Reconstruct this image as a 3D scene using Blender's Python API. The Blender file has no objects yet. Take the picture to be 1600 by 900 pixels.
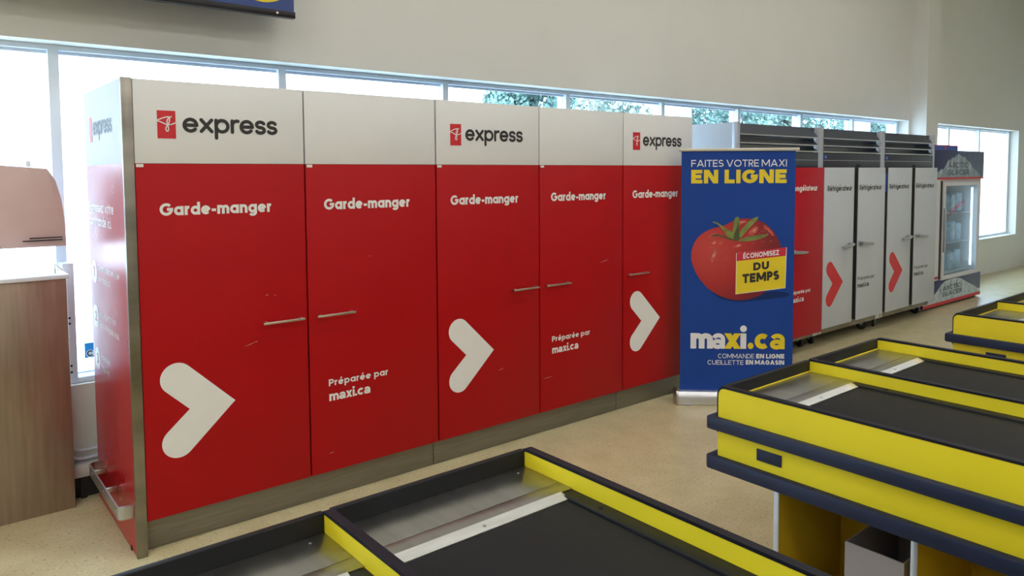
import bpy, bmesh, math, random
from math import sin, cos, pi, radians
from mathutils import Vector, Matrix

S = bpy.context.scene
COL = S.collection
random.seed(7)

# ------------------------------------------------------------------ camera
EYE = Vector((-0.7841, -3.5787, 1.72))
YAW, PITCH, ROLL, FPX, CY = -0.68562, 0.05979, -0.0056987, 1160.58, 341.02
fw = Vector((-sin(YAW) * cos(PITCH), cos(YAW) * cos(PITCH), -sin(PITCH)))
rt = Vector((cos(YAW), sin(YAW), 0))
up = rt.cross(fw)
rt2 = rt * cos(ROLL) + up * sin(ROLL)
up2 = -rt * sin(ROLL) + up * cos(ROLL)
cd = bpy.data.cameras.new('camera')
cam = bpy.data.objects.new('camera', cd)
COL.objects.link(cam)
m3 = Matrix((rt2, up2, -fw)).transposed()
cam.matrix_world = Matrix.Translation(EYE) @ m3.to_4x4()
cd.sensor_fit = 'HORIZONTAL'
cd.sensor_width = 36
cd.lens = FPX / 1600 * 36
cd.shift_y = (CY - 450) / 1600
cd.clip_start = .05
cd.clip_end = 300
S.camera = cam

# ------------------------------------------------------------------ world, sun, exposure
LAMP = 13.2          # ceiling panel strength
SKY = 7.0
w = bpy.data.worlds.new('daylight')
S.world = w
w.use_nodes = True
bg = w.node_tree.nodes['Background']
bg.inputs[0].default_value = (.60, .79, 1.0, 1)
bg.inputs[1].default_value = SKY
sd = bpy.data.lights.new('sun', 'SUN')
sd.energy = 5.0
sd.angle = radians(3)
sd.color = (1, .97, .9)
sun = bpy.data.objects.new('sun', sd)
COL.objects.link(sun)
sun.rotation_euler = (radians(38), 0, radians(-15))   # shines from behind the shop on to the street side trees
S.view_settings.view_transform = 'Standard'
S.view_settings.look = 'None'
S.view_settings.exposure = 0.0
S.view_settings.gamma = 1
S.view_settings.use_curve_mapping = False
try:
    S.cycles.use_denoising = True
    S.cycles.max_bounces = 10
    S.cycles.transparent_max_bounces = 12
except Exception:
    pass

# ------------------------------------------------------------------ materials
MATS = {}


def mat(name, col, rough=.5, metal=0.0, spec=.5, coat=0, vary=0, vscale=8, emis=0, bump=0, bscale=60, aniso=None):
    if name in MATS:
        return MATS[name]
    m = bpy.data.materials.new(name)
    m.use_nodes = True
    nt = m.node_tree
    b = nt.nodes['Principled BSDF']
    b.inputs['Base Color'].default_value = (*col, 1)
    b.inputs['Roughness'].default_value = rough
    b.inputs['Metallic'].default_value = metal
    b.inputs['Specular IOR Level'].default_value = spec
    b.inputs['Coat Weight'].default_value = coat
    if emis:
        b.inputs['Emission Color'].default_value = (*col, 1)
        b.inputs['Emission Strength'].default_value = emis
    if vary or bump or aniso:
        tc = nt.nodes.new('ShaderNodeTexCoord')
        mp = nt.nodes.new('ShaderNodeMapping')
        nt.links.new(tc.outputs['Object'], mp.inputs[0])
        if aniso:
            mp.inputs['Scale'].default_value = aniso
        nz = nt.nodes.new('ShaderNodeTexNoise')
        nz.inputs['Scale'].default_value = vscale
        nz.inputs['Detail'].default_value = 5
        nt.links.new(mp.outputs[0], nz.inputs['Vector'])
        if vary:
            rp = nt.nodes.new('ShaderNodeMapRange')
            rp.inputs[1].default_value = .25
            rp.inputs[2].default_value = .75
            rp.inputs[3].default_value = 1 - vary
            rp.inputs[4].default_value = 1 + vary
            nt.links.new(nz.outputs[0], rp.inputs[0])
            mx = nt.nodes.new('ShaderNodeVectorMath')
            mx.operation = 'SCALE'
            mx.inputs[0].default_value = col
            nt.links.new(rp.outputs[0], mx.inputs['Scale'])
            nt.links.new(mx.outputs[0], b.inputs['Base Color'])
            r2 = nt.nodes.new('ShaderNodeMapRange')
            r2.inputs[3].default_value = max(0, rough - .06)
            r2.inputs[4].default_value = min(1, rough + .06)
            nt.links.new(nz.outputs[0], r2.inputs[0])
            nt.links.new(r2.outputs[0], b.inputs['Roughness'])
        if bump:
            n2 = nt.nodes.new('ShaderNodeTexNoise')
            n2.inputs['Scale'].default_value = bscale
            nt.links.new(mp.outputs[0], n2.inputs['Vector'])
            bp = nt.nodes.new('ShaderNodeBump')
            bp.inputs['Strength'].default_value = bump
            bp.inputs['Distance'].default_value = .002
            nt.links.new(n2.outputs[0], bp.inputs['Height'])
            nt.links.new(bp.outputs[0], b.inputs['Normal'])
    MATS[name] = m
    return m


WALL = mat('painted plaster', (.71, .705, .65), .75, vary=.02, vscale=3, bump=.08, bscale=90)
CEIL = mat('ceiling paint', (.75, .75, .73), .9, vary=.02)
FRAME = mat('white window aluminium', (.76, .84, .93), .4, vary=.02)
RED = mat('red laminate', (.375, .0025, .005), .45, spec=.2, vary=.04, vscale=5, bump=.04, bscale=400)
WHITE = mat('white laminate', (.69, .69, .68), .45, spec=.25, vary=.015, vscale=4, bump=.04, bscale=400)
REDG = mat('glossy red end laminate', (.38, .004, .010), .29, spec=.6, vary=.04, vscale=5)
WHITEDIM = mat('white end laminate dimmed for window light', (.56, .56, .57), .5, spec=.15, vary=.015)  # same white as the front headers, darkened to hold back window light
VINYL = mat('white vinyl lettering', (.72, .71, .68), .5, spec=.25, vary=.02)
VINYLG = mat('glossy white vinyl lettering', (.72, .71, .70), .29, spec=.6, vary=.02)
VBLACK = mat('black vinyl lettering', (.018, .017, .018), .5, vary=.05)
VRED = mat('red vinyl', (.55, .014, .025), .45, vary=.04)
STEEL = mat('brushed stainless steel', (.25, .23, .195), .34, metal=1, vary=.40, vscale=2.2, aniso=(1, 1, 2.5))
STEELH = mat('brushed stainless kick', (.25, .235, .195), .46, metal=.8, vary=.16, vscale=3, aniso=(1.2, 1, 22))
RAILM = mat('satin bumper steel', (.50, .50, .51), .32, metal=1, vary=.08)
PLATE = mat('conveyor end plate steel', (.40, .395, .38), .33, metal=1, vary=.10, vscale=5, aniso=(9, 1, 1))
BRIGHT = mat('bright steel strip', (.88, .88, .86), .36, metal=1, vary=.06, vscale=8, aniso=(1, 9, 1))
CHROME = mat('satin handle steel', (.60, .55, .47), .30, metal=1, vary=.05)
GAP = mat('shadow gap core', (.02, .02, .02), .8, vary=.1)
YEL = mat('yellow laminate', (.82, .678, .025), .42, spec=.25, vary=.03, vscale=5)
YELIN = mat('shaded yellow laminate', (.55, .36, .012), .5, vary=.04, vscale=5)  # darker yellow carries the shade inside the pedestal
BLACK = mat('black laminate', (.009, .0095, .012), .5, spec=.25, vary=.15, vscale=6)
NAVY = mat('navy rubber bumper', (.011, .019, .055), .5, spec=.35, vary=.12, vscale=6, bump=.1, bscale=200)
EDGE = mat('black rubber edging', (.008, .008, .014), .5, spec=.22, vary=.1)
BELT = mat('black conveyor belt', (.011, .0112, .0125), .65, spec=.22, vary=.18, vscale=14, bump=.15, bscale=500, aniso=(8, 1, 1))
TRIM = mat('anodised aluminium trim', (.55, .57, .62), .4, metal=.6, vary=.05)
BLUE = mat('printed blue fabric', (.011, .054, .28), .6, spec=.2, vary=.05, vscale=4)
SIGNBLUE = mat('blue sign acrylic', (.016, .045, .20), .35, vary=.03)
VYEL = mat('yellow print', (.74, .57, .015), .5, vary=.03)
VWHITE = mat('white print', (.72, .73, .76), .5, vary=.02)
SILVER = mat('silver anodised cassette', (.68, .70, .73), .34, metal=.75, vary=.04, aniso=(1, 1, 12))
DKSTEEL = mat('grey stainless fridge', (.052, .056, .074), .42, spec=.45, metal=.35, vary=.10, vscale=5, aniso=(1, 1, 10))
POST = mat('light fridge post', (.50, .52, .58), .38, metal=.6, vary=.05)
FRWHITE = mat('white fridge panel', (.49, .52, .555), .45, spec=.25, vary=.02)
FRRED = mat('red freezer panel', (.40, .005, .017), .45, spec=.2, vary=.03)
RUB = mat('black castor rubber', (.012, .012, .012), .6, vary=.1)
GREY = mat('grey metal handle', (.45, .46, .48), .35, metal=.8, vary=.05)
HEATER = mat('cream enamel heater', (.62, .61, .60), .4, vary=.03)
PIPE = mat('painted pipe', (.62, .66, .74), .35, vary=.03)
PAPER = mat('pale pink poster paper', (.62, .47, .44), .7, vary=.03)
BAGBOX = mat('cardboard darkened for shade', (.30, .265, .265), .7, vary=.03)  # deep pedestal shade is put into the carton's colour
STICK = mat('cyan sticker', (.02, .28, .62), .5, vary=.03)
ICEBLUE = mat('freezer dark blue panel', (.018, .028, .10), .4, vary=.08)
ICEWH = mat('freezer white enamel', (.62, .62, .63), .4, vary=.03)
ICEMT = mat('printed mountain blue', (.24, .32, .38), .5, vary=.35, vscale=14)
ICEM2 = mat('printed mountain pale', (.46, .54, .58), .5, vary=.25, vscale=22)
ICETXT = mat('printed slate lettering', (.06, .085, .12), .5, vary=.1)
TRAYB = mat('blue tray card', (.02, .07, .36), .5, vary=.05)
CONC = mat('pale concrete', (.62, .64, .66), .8, vary=.05)
FACADE = mat('white facade brick', (.80, .80, .80), .8, vary=.04)
DGLASS = mat('building window glass', (.34, .46, .56), .2, vary=.08, vscale=2)
BARK = mat('bark', (.12, .085, .06), .9, vary=.2, vscale=12)
LEAF = mat('tree leaves', (.13, .235, .215), .5, vary=.6, vscale=2)  # leaf green lifted and blued for the veiling glare outside
LEAF2 = mat('glare-paled tree leaves', (.42, .50, .46), .5, vary=.5, vscale=3)  # window glare lightened into this tree's leaf colour
PAVE = mat('street paving', (.80, .81, .82), .85, vary=.06, vscale=2)
SCUFF = mat('scratched laminate', (.62, .30, .28), .6, vary=.2)


def lampmat():
    m = bpy.data.materials.new('lit lamp diffuser')
    m.use_nodes = True
    b = m.node_tree.nodes['Principled BSDF']
    b.inputs['Base Color'].default_value = (.8, .8, .8, 1)
    b.inputs['Emission Color'].default_value = (1, .985, .985, 1)
    b.inputs['Emission Strength'].default_value = LAMP
    return m


LAMPM = lampmat()


def glassmat(name, tint, refl=1.0):
    m = bpy.data.materials.new(name)
    m.use_nodes = True
    nt = m.node_tree
    nt.nodes.clear()
    o = nt.nodes.new('ShaderNodeOutputMaterial')
    mx = nt.nodes.new('ShaderNodeMixShader')
    t = nt.nodes.new('ShaderNodeBsdfTransparent')
    t.inputs[0].default_value = (*tint, 1)
    g = nt.nodes.new('ShaderNodeBsdfGlossy')
    g.inputs['Roughness'].default_value = .02
    # reflection grows towards grazing angles, the same from either side of the sheet
    f = nt.nodes.new('ShaderNodeLayerWeight')
    f.inputs['Blend'].default_value = .5
    pw = nt.nodes.new('ShaderNodeMath')
    pw.operation = 'POWER'
    pw.inputs[1].default_value = 5
    nt.links.new(f.outputs['Facing'], pw.inputs[0])
    mu = nt.nodes.new('ShaderNodeMath')
    mu.operation = 'MULTIPLY_ADD'
    mu.inputs[1].default_value = .9 * refl
    mu.inputs[2].default_value = .03 * refl
    nt.links.new(pw.outputs[0], mu.inputs[0])
    nt.links.new(mu.outputs[0], mx.inputs[0])
    nt.links.new(t.outputs[0], mx.inputs[1])
    nt.links.new(g.outputs[0], mx.inputs[2])
    nt.links.new(mx.outputs[0], o.inputs[0])
    return m


GLASS = glassmat('clear window pane', (.95, .985, .99), .8)
FGLASS = glassmat('freezer door glass', (.80, .88, .92), 1.0)


def floormat():
    m = bpy.data.materials.new('speckled beige vinyl tile')
    m.use_nodes = True
    nt = m.node_tree
    b = nt.nodes['Principled BSDF']
    tc = nt.nodes.new('ShaderNodeTexCoord')
    N = nt.nodes.new
    L = nt.links.new

    def noise(scale, det=4):
        n = N('ShaderNodeTexNoise')
        n.inputs['Scale'].default_value = scale
        n.inputs['Detail'].default_value = det
        L(tc.outputs['Object'], n.inputs['Vector'])
        return n
    base = N('ShaderNodeValToRGB')
    base.color_ramp.elements[0].position = .3
    base.color_ramp.elements[0].color = (.50, .42, .23, 1)
    base.color_ramp.elements[1].position = .7
    base.color_ramp.elements[1].color = (.61, .53, .31, 1)
    L(noise(5, 6).outputs[0], base.inputs[0])
    sp = N('ShaderNodeValToRGB')
    sp.color_ramp.elements[0].position = .33
    sp.color_ramp.elements[0].color = (1, 1, 1, 1)
    sp.color_ramp.elements[1].position = .40
    sp.color_ramp.elements[1].color = (0, 0, 0, 1)
    L(noise(70, 3).outputs[0], sp.inputs[0])
    mx = N('ShaderNodeMix')
    mx.data_type = 'RGBA'
    mx.inputs['B'].default_value = (.25, .16, .085, 1)
    L(base.outputs[0], mx.inputs['A'])
    mm = N('ShaderNodeMath')
    mm.operation = 'MULTIPLY'
    mm.inputs[1].default_value = .7
    L(sp.outputs[0], mm.inputs[0])
    L(mm.outputs[0], mx.inputs['Factor'])
    sp2 = N('ShaderNodeValToRGB')
    sp2.color_ramp.elements[0].position = .62
    sp2.color_ramp.elements[0].color = (0, 0, 0, 1)
    sp2.color_ramp.elements[1].position = .70
    sp2.color_ramp.elements[1].color = (.6, .6, .6, 1)
    L(noise(52, 3).outputs[0], sp2.inputs[0])
    m2 = N('ShaderNodeMix')
    m2.data_type = 'RGBA'
    m2.inputs['B'].default_value = (.72, .66, .48, 1)
    L(mx.outputs['Result'], m2.inputs['A'])
    L(sp2.outputs[0], m2.inputs['Factor'])
    L(m2.outputs['Result'], b.inputs['Base Color'])
    b.inputs['Roughness'].default_value = .30
    b.inputs['Specular IOR Level'].default_value = .45
    return m


FLOORM = floormat()


def tomatomat():
    # the printed photograph of a tomato: ink colours blend from the crown to the foot of the print
    m = bpy.data.materials.new('printed tomato skin')
    m.use_nodes = True
    nt = m.node_tree
    b = nt.nodes['Principled BSDF']
    b.inputs['Roughness'].default_value = .55
    tc = nt.nodes.new('ShaderNodeTexCoord')
    # printed blend: lighter ink around a point on the left shoulder, darker ink at the rim of the picture
    mp = nt.nodes.new('ShaderNodeVectorMath')
    mp.operation = 'DISTANCE'
    P = BO_ + BU_ * .25 + Vector((0, 0, 1.16)) - (BO_ + BU_ * .44)
    mp.inputs[1].default_value = P
    nt.links.new(tc.outputs['Object'], mp.inputs[0])
    rp = nt.nodes.new('ShaderNodeValToRGB')
    rp.color_ramp.elements[0].position = .02
    rp.color_ramp.elements[0].color = (.52, .050, .040, 1)
    rp.color_ramp.elements[1].position = .44
    rp.color_ramp.elements[1].color = (.19, .007, .012, 1)
    e = rp.color_ramp.elements.new(.25)
    e.color = (.40, .018, .018, 1)
    nt.links.new(mp.outputs['Value'], rp.inputs[0])
    nt.links.new(rp.outputs[0], b.inputs['Base Color'])
    return m


BO_ = Vector((3.64, -.10, 0))
BU_ = Vector((.735, -.678, 0)).normalized()
TOM = tomatomat()
TOMD = mat('printed tomato dark red', (.30, .011, .014), .55, vary=.2, vscale=9)
TOML = mat('printed tomato light', (.50, .075, .055), .55, vary=.30, vscale=30)
TOMH = mat('printed tomato pale glint', (.60, .27, .22), .55, vary=.3, vscale=40)
STEMG = mat('printed stem green', (.17, .22, .05), .55, vary=.4, vscale=18)
STEMD = mat('printed stem dark green', (.05, .075, .02), .55, vary=.4, vscale=18)
BLUED = mat('printed deep blue', (.007, .026, .12), .6, spec=.2, vary=.05)
TAGRED = mat('printed tag red', (.52, .012, .035), .5, vary=.03)

# ------------------------------------------------------------------ object helpers


def thing(name, label, cat, loc=(0, 0, 0), group=None):
    o = bpy.data.objects.new(name, None)
    o.empty_display_size = .1
    COL.objects.link(o)
    o.location = loc
    o['label'] = label
    o['category'] = cat
    if group:
        o['group'] = group
    return o


def rootloc(o):
    v = Vector((0, 0, 0))
    while o:
        v += o.location
        o = o.parent
    return v


class MB:
    """collects shapes in world coordinates; build() links them as one mesh"""

    def __init__(s):
        s.bm = bmesh.new()

    def box(s, x0, x1, y0, y1, z0, z1, bev=0, seg=2):
        bm = bmesh.new()
        bmesh.ops.create_cube(bm, size=1)
        for v in bm.verts:
            v.co = Vector(((x0 + x1) / 2 + v.co.x * (x1 - x0), (y0 + y1) / 2 + v.co.y * (y1 - y0), (z0 + z1) / 2 + v.co.z * (z1 - z0)))
        if bev:
            bmesh.ops.bevel(bm, geom=bm.edges[:], offset=bev, segments=seg, affect='EDGES', profile=.5)
        s.add(bm)
        return s

    def add(s, bm):
        me = bpy.data.meshes.new('tmp')
        bm.to_mesh(me)
        bm.free()
        s.bm.from_mesh(me)
        bpy.data.meshes.remove(me)

    def prism(s, pts, vec, bev=0):
        """polygon pts (3d) extruded by vec"""
        bm = bmesh.new()
        vs = [bm.verts.new(p) for p in pts]
        f = bm.faces.new(vs)
        r = bmesh.ops.extrude_face_region(bm, geom=[f])
        for g in r['geom']:
            if isinstance(g, bmesh.types.BMVert):
                g.co += Vector(vec)
        bmesh.ops.recalc_face_normals(bm, faces=bm.faces[:])
        if bev:
            bmesh.ops.bevel(bm, geom=bm.edges[:], offset=bev, segments=2, affect='EDGES', profile=.5)
        s.add(bm)
        return s

    def poly(s, pts):
        vs = [s.bm.verts.new(p) for p in pts]
        f = s.bm.faces.new(vs)
        return s

    def tube(s, pts, r, n=10, cap=True):
        pts = [Vector(p) for p in pts]
        rings = []
        prev = None
        for i, p in enumerate(pts):
            a = pts[max(0, i - 1)]
            b = pts[min(len(pts) - 1, i + 1)]
            t = (b - a).normalized()
            if prev is None:
                ref = Vector((0, 0, 1)) if abs(t.z) < .9 else Vector((1, 0, 0))
                nn = t.cross(ref).normalized()
            else:
                nn = (prev - t * prev.dot(t)).normalized()
            prev = nn
            bb = t.cross(nn)
            rr = r[i] if isinstance(r, (list, tuple)) else r
            rings.append([s.bm.verts.new(p + (nn * cos(2 * pi * k / n) + bb * sin(2 * pi * k / n)) * rr) for k in range(n)])
        for a, b in zip(rings, rings[1:]):
            for k in range(n):
                s.bm.faces.new((a[k], a[(k + 1) % n], b[(k + 1) % n], b[k]))
        if cap:
            s.bm.faces.new(rings[0])
            s.bm.faces.new(rings[-1])
        return s

    def cyl(s, p0, p1, r, n=20):
        return s.tube([p0, p1], r, n)

    def strip(s, path, h0, h1, axis_n):
        """flat bar: path of (outer) points swept, height along z from h0 to h1, thickness axis_n list"""
        o = [Vector(p) for p in path]
        i = [Vector(p) for p in axis_n]
        for k in range(len(o) - 1):
            q = []
            for (P, z) in ((o[k], h0), (o[k + 1], h0), (o[k + 1], h1), (o[k], h1), (i[k], h0), (i[k + 1], h0), (i[k + 1], h1), (i[k], h1)):
                q.append(s.bm.verts.new((P.x, P.y, z)))
            for f in ((0, 1, 2, 3), (7, 6, 5, 4), (3, 2, 6, 7), (4, 5, 1, 0)):
                s.bm.faces.new([q[a] for a in f])
            if k == 0:
                s.bm.faces.new([q[a] for a in (0, 3, 7, 4)])
            if k == len(o) - 2:
                s.bm.faces.new([q[a] for a in (1, 5, 6, 2)])
        bmesh.ops.remove_doubles(s.bm, verts=s.bm.verts[:], dist=1e-5)
        return s

    def build(s, name, material, parent=None, smooth=True, fixn=True):
        off = rootloc(parent)
        for v in s.bm.verts:
            v.co -= off
        if fixn:
            bmesh.ops.recalc_face_normals(s.bm, faces=s.bm.faces[:])
        me = bpy.data.meshes.new(name)
        s.bm.to_mesh(me)
        s.bm.free()
        me.materials.append(material)
        o = bpy.data.objects.new(name, me)
        COL.objects.link(o)
        if parent:
            o.parent = parent
        if smooth:
            for p in me.polygons:
                p.use_smooth = True
            try:
                me.set_sharp_from_angle(angle=radians(35))
            except Exception:
                pass
        return o


def box(name, m, parent, *a, bev=0):
    return MB().box(*a, bev=bev).build(name, m, parent)


def tag(o, label, cat, group=None, kind=None):
    if label:
        o['label'] = label
    if cat:
        o['category'] = cat
    if group:
        o['group'] = group
    if kind:
        o['kind'] = kind
    return o


def struct(o):
    o['kind'] = 'structure'
    return o


class Plane:
    def __init__(s, o, u, v):
        s.o, s.u, s.v = Vector(o), Vector(u).normalized(), Vector(v).normalized()
        s.n = s.u.cross(s.v)

    def p(s, a, b, off=.0012):
        return s.o + s.u * a + s.v * b + s.n * off


def front(y, x0=0.0):
    return Plane((x0, y, 0), (1, 0, 0), (0, 0, 1))


# ------------------------------------------------------------------ lettering
def arc(cx, cy, rx, ry, a0, a1, n=22):
    return [(cx + rx * cos(radians(a0 + (a1 - a0) * i / n)), cy + ry * sin(radians(a0 + (a1 - a0) * i / n))) for i in range(n + 1)]


def glyph(ch, w, rd):
    """centre lines of a geometric sans; x height 1; returns strokes, width"""
    h = w / 2
    e = h if rd else 0
    r = .5 - h
    A, D, C = 1.42, -.42, 1.36
    O = lambda x=.5: arc(x, .5, r, r, 0, 360, 36)
    if ch == 'a':
        return [O(), [(1 - h, e), (1 - h, 1 - e)]], 1.0
    if ch == 'o':
        return [O()], 1.0
    if ch == 'c':
        return [arc(.5, .5, r, r, 48, 312)], .92
    if ch in 'eéè':
        st = [arc(.5, .5, r, r, 0, 318), [(h, .5), (1 - h, .5)]]
        if ch == 'é':
            st.append([(.45, 1.16), (.66, 1.44)])
        if ch == 'è':
            st.append([(.55, 1.16), (.34, 1.44)])
        return st, 1.0
    if ch == 'd':
        return [O(), [(1 - h, e), (1 - h, A - e)]], 1.0
    if ch == 'b':
        return [O(), [(h, e), (h, A - e)]], 1.0
    if ch == 'p':
        return [O(), [(h, D + e), (h, 1 - e)]], 1.0
    if ch == 'g':
        return [O(), [(1 - h, 1 - e)] + arc(.5, h * .2, r, .42 - h, 0, -150, 14)], 1.0
    if ch == 'n':
        q = .44 - h
        return [[(h, e), (h, 1 - e)], arc(.44, 1 - h - q, q, q, 180, 0) + [(.88 - h, e)]], .88
    if ch == 'u':
        q = .44 - h
        return [[(h, 1 - e)] + arc(.44, h + q, q, q, 180, 360), [(.88 - h, 1 - e), (.88 - h, e)]], .88
    if ch == 'm':
        q = .37 - h * .75
        c1, c2 = h + q, h + 3 * q
        return [[(h, e), (h, 1 - e)], arc(c1, 1 - h - q, q, q, 180, 0) + [(h + 2 * q, e)], arc(c2, 1 - h - q, q, q, 180, 0) + [(h + 4 * q, e)]], 4 * q + w
    if ch == 'r':
        q = .44 - h
        return [[(h, e), (h, 1 - e)], arc(h + q, 1 - h - q, q, q, 180, 78, 12)], .54
    if ch == 'i':
        return [[(h, e), (h, 1 - e)], ('dot', h, 1.3, h * 1.15)], w
    if ch == '.':
        return [('dot', h * 1.1, h * 1.1, h * 1.15)], w * 1.2
    if ch == 'l':
        return [[(h, e), (h, A - e)]], w
    if ch == 't':
        return [[(.28, e), (.28, 1.3 - e)], [(e, 1 - h), (.58 - e, 1 - h)]], .58
    if ch == 'f':
        q = .26
        return [[(.24, e)] + [(.24, 1.40 - h - q)] + arc(.24 + q, 1.40 - h - q, q, q, 180, 80, 10), [(e, 1 - h), (.56 - e, 1 - h)]], .56
    if ch == 's':
        ry = (1 - w) / 4
        rx = .38 - h
        return [arc(.38, 1 - h - ry, rx, ry, 25, 270, 16) + arc(.38, h + ry, rx * 1.05, ry, 90, -155, 16)[1:]], .76
    if ch == 'v':
        return [('q', .46, 0, h * 1.1, 1), ('q', .46, 0, .92 - h * 1.1, 1)], .92
    if ch == 'x':
        if not rd:
            return [('q', h * 1.3, 0, .94 - h * 1.35, 1), ('q', .94 - h * 1.3, 0, h * 1.35, 1)], .94
        return [[(h, e), (.9 - h, 1 - e)], [(h, 1 - e), (.9 - h, e)]], .9
    if ch == 'z':
        return [[(h, 1 - h), (.76 - h, 1 - h), (h, h), (.76 - h, h)]], .76
    if ch == "'":
        return [[(h, 1.05), (h, 1.42)]], w
    if ch == '-':
        return [[(.04, .47), (.52, .47)]], .56
    if ch == 'α':       # two-storey a
        return [arc(.46, .60, .46 - h, .40 - h, 158, 0, 14) + [(.92 - h, 0)], arc(.42, .30, .42 - h, .30 - h * .82, 0, 360, 30)], .92
    if ch == 'A':
        return [('q', h * 1.15, 0, .72, C), ('q', 1.44 - h * 1.15, 0, .72, C), [(.36, .34 + h * .4), (1.08, .34 + h * .4)]], 1.44
    if ch == 'D':
        q = .66
        return [[(h, 0), (h, C)], [(h, C - h), (.54, C - h)] + arc(.54, C / 2, q - h, C / 2 - h, 90, -90, 22) + [(h, h)]], 1.20
    if ch in 'EÉF':
        st = [[(h, 0), (h, C)], [(h, C - h), (.96, C - h)], [(h, C / 2), (.88, C / 2)]]
        if ch != 'F':
            st.append([(h, h), (.97, h)])
        if ch == 'É':
            st.append([(.42, C + .12), (.66, C + .38)])
        return st, .97
    if ch == 'I':
        return [[(h, 0), (h, C)]], w
    if ch == 'L':
        return [[(h, 0), (h, C)], [(h, h), (.88, h)]], .88
    if ch == 'M':
        return [[(h, 0), (h, C)], [(1.62 - h, 0), (1.62 - h, C)], ('q', .81, .26, h * 1.2, C), ('q', .81, .26, 1.62 - h * 1.2, C)], 1.62
    if ch == 'O':
        return [arc(.74, C / 2, .74 - h, C / 2 - h, 0, 360, 40)], 1.48
    if ch == 'S':
        ry = (C - w) / 4
        rx = .50 - h
        return [arc(.50, C - h - ry, rx * .95, ry, 30, 270, 18) + arc(.50, h + ry, rx, ry, 90, -150, 18)[1:]], 1.0
    if ch == 'T':
        return [[(.56, 0), (.56, C)], [(0, C - h), (1.12, C - h)]], 1.12
    if ch == 'U':
        q = .58 - h
        return [[(h, C)] + arc(.58, h + q, q, q, 180, 360) + [(1.16 - h, C)]], 1.16
    if ch == 'V':
        return [('q', .70, 0, h * 1.1, C), ('q', .70, 0, 1.40 - h * 1.1, C)], 1.40
    if ch == 'X':
        return [('q', h * 1.3, 0, 1.28 - h * 1.35, C), ('q', 1.28 - h * 1.3, 0, h * 1.35, C)], 1.28
    if ch == 'Z':
        return [[(.03, C - h), (1.06, C - h)], [(0, h), (1.08, h)], ('q', h * 1.5, h, 1.06 - h * 1.5, C - h)], 1.08
    R = C / 2 - h
    if ch == 'G':
        return [arc(C / 2, C / 2, R, R, 45, 360) + [(C * .55, C / 2)]], C
    if ch == 'C':
        return [arc(C / 2, C / 2, R, R, 48, 312)], C * .92
    if ch in 'PR':
        q = .39 - h * .6
        st = [[(h, e), (h, C - e)], [(h, C - h)] + arc(.5, C - h - q, q, q, 90, -90, 14) + [(h, C - h - 2 * q)]]
        if ch == 'R':
            st.append([(.46, C - h - 2 * q), (.92 - h, e)])
        return st, .92
    if ch == 'N':
        return [[(h, 0), (h, C)], [(1.24 - h, 0), (1.24 - h, C)], ('q', 1.24 - h * 1.2, 0, h * 1.2, C)], 1.24
    if ch == '1':
        return [[(.1, 1.05), (.36, C), (.36, 0)]], .6
    if ch == '2':
        return [arc(.42, C - .42, .36 - h * .2, .42 - h, 160, -30, 14) + [(h, h), (.86, h)]], .86
    if ch == '3':
        return [arc(.4, C - .36, .34, .36 - h, 150, -80, 14), arc(.4, .38, .38, .38 - h, 80, -150, 14)], .84
    return [], .45


def ribbon(mb, pl, pts, w, rd, off):
    """pts in plane coordinates, mitred ribbon"""
    P = [Vector((a, b)) for a, b in pts]
    P = [p for i, p in enumerate(P) if i == 0 or (p - P[i - 1]).length > 1e-6]
    closed = (P[0] - P[-1]).length < 1e-6
    if closed:
        P = P[:-1]
    n = len(P)
    if n < 2:
        return
    Ls, Rs = [], []
    for i in range(n):
        a = P[i - 1] if (i > 0 or closed) else None
        b = P[(i + 1) % n] if (i < n - 1 or closed) else None
        d1 = (P[i] - a).normalized() if a is not None else None
        d2 = (b - P[i]).normalized() if b is not None else None
        d1 = d1 or d2
        d2 = d2 or d1
        n1 = Vector((-d1.y, d1.x))
        n2 = Vector((-d2.y, d2.x))
        mm = n1 + n2
        if mm.length < 1e-6:
            mm = n1.copy()
        mm.normalize()
        k = min(1 / max(.35, mm.dot(n1)), 2.4)
        Ls.append(P[i] + mm * w * .5 * k)
        Rs.append(P[i] - mm * w * .5 * k)
    for i in range(n if closed else n - 1):
        j = (i + 1) % n
        q = [Rs[i], Rs[j], Ls[j], Ls[i]]
        mb.poly([pl.p(v.x, v.y, off) for v in q])
    if rd and not closed:
        for c in (P[0], P[-1]):
            disc(mb, pl, c.x, c.y, w / 2, off + .00009)


def disc(mb, pl, a, b, r, off, n=24, ry=None):
    mb.poly([pl.p(a + r * cos(2 * pi * k / n), b + (ry or r) * sin(2 * pi * k / n), off) for k in range(n)])


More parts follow.
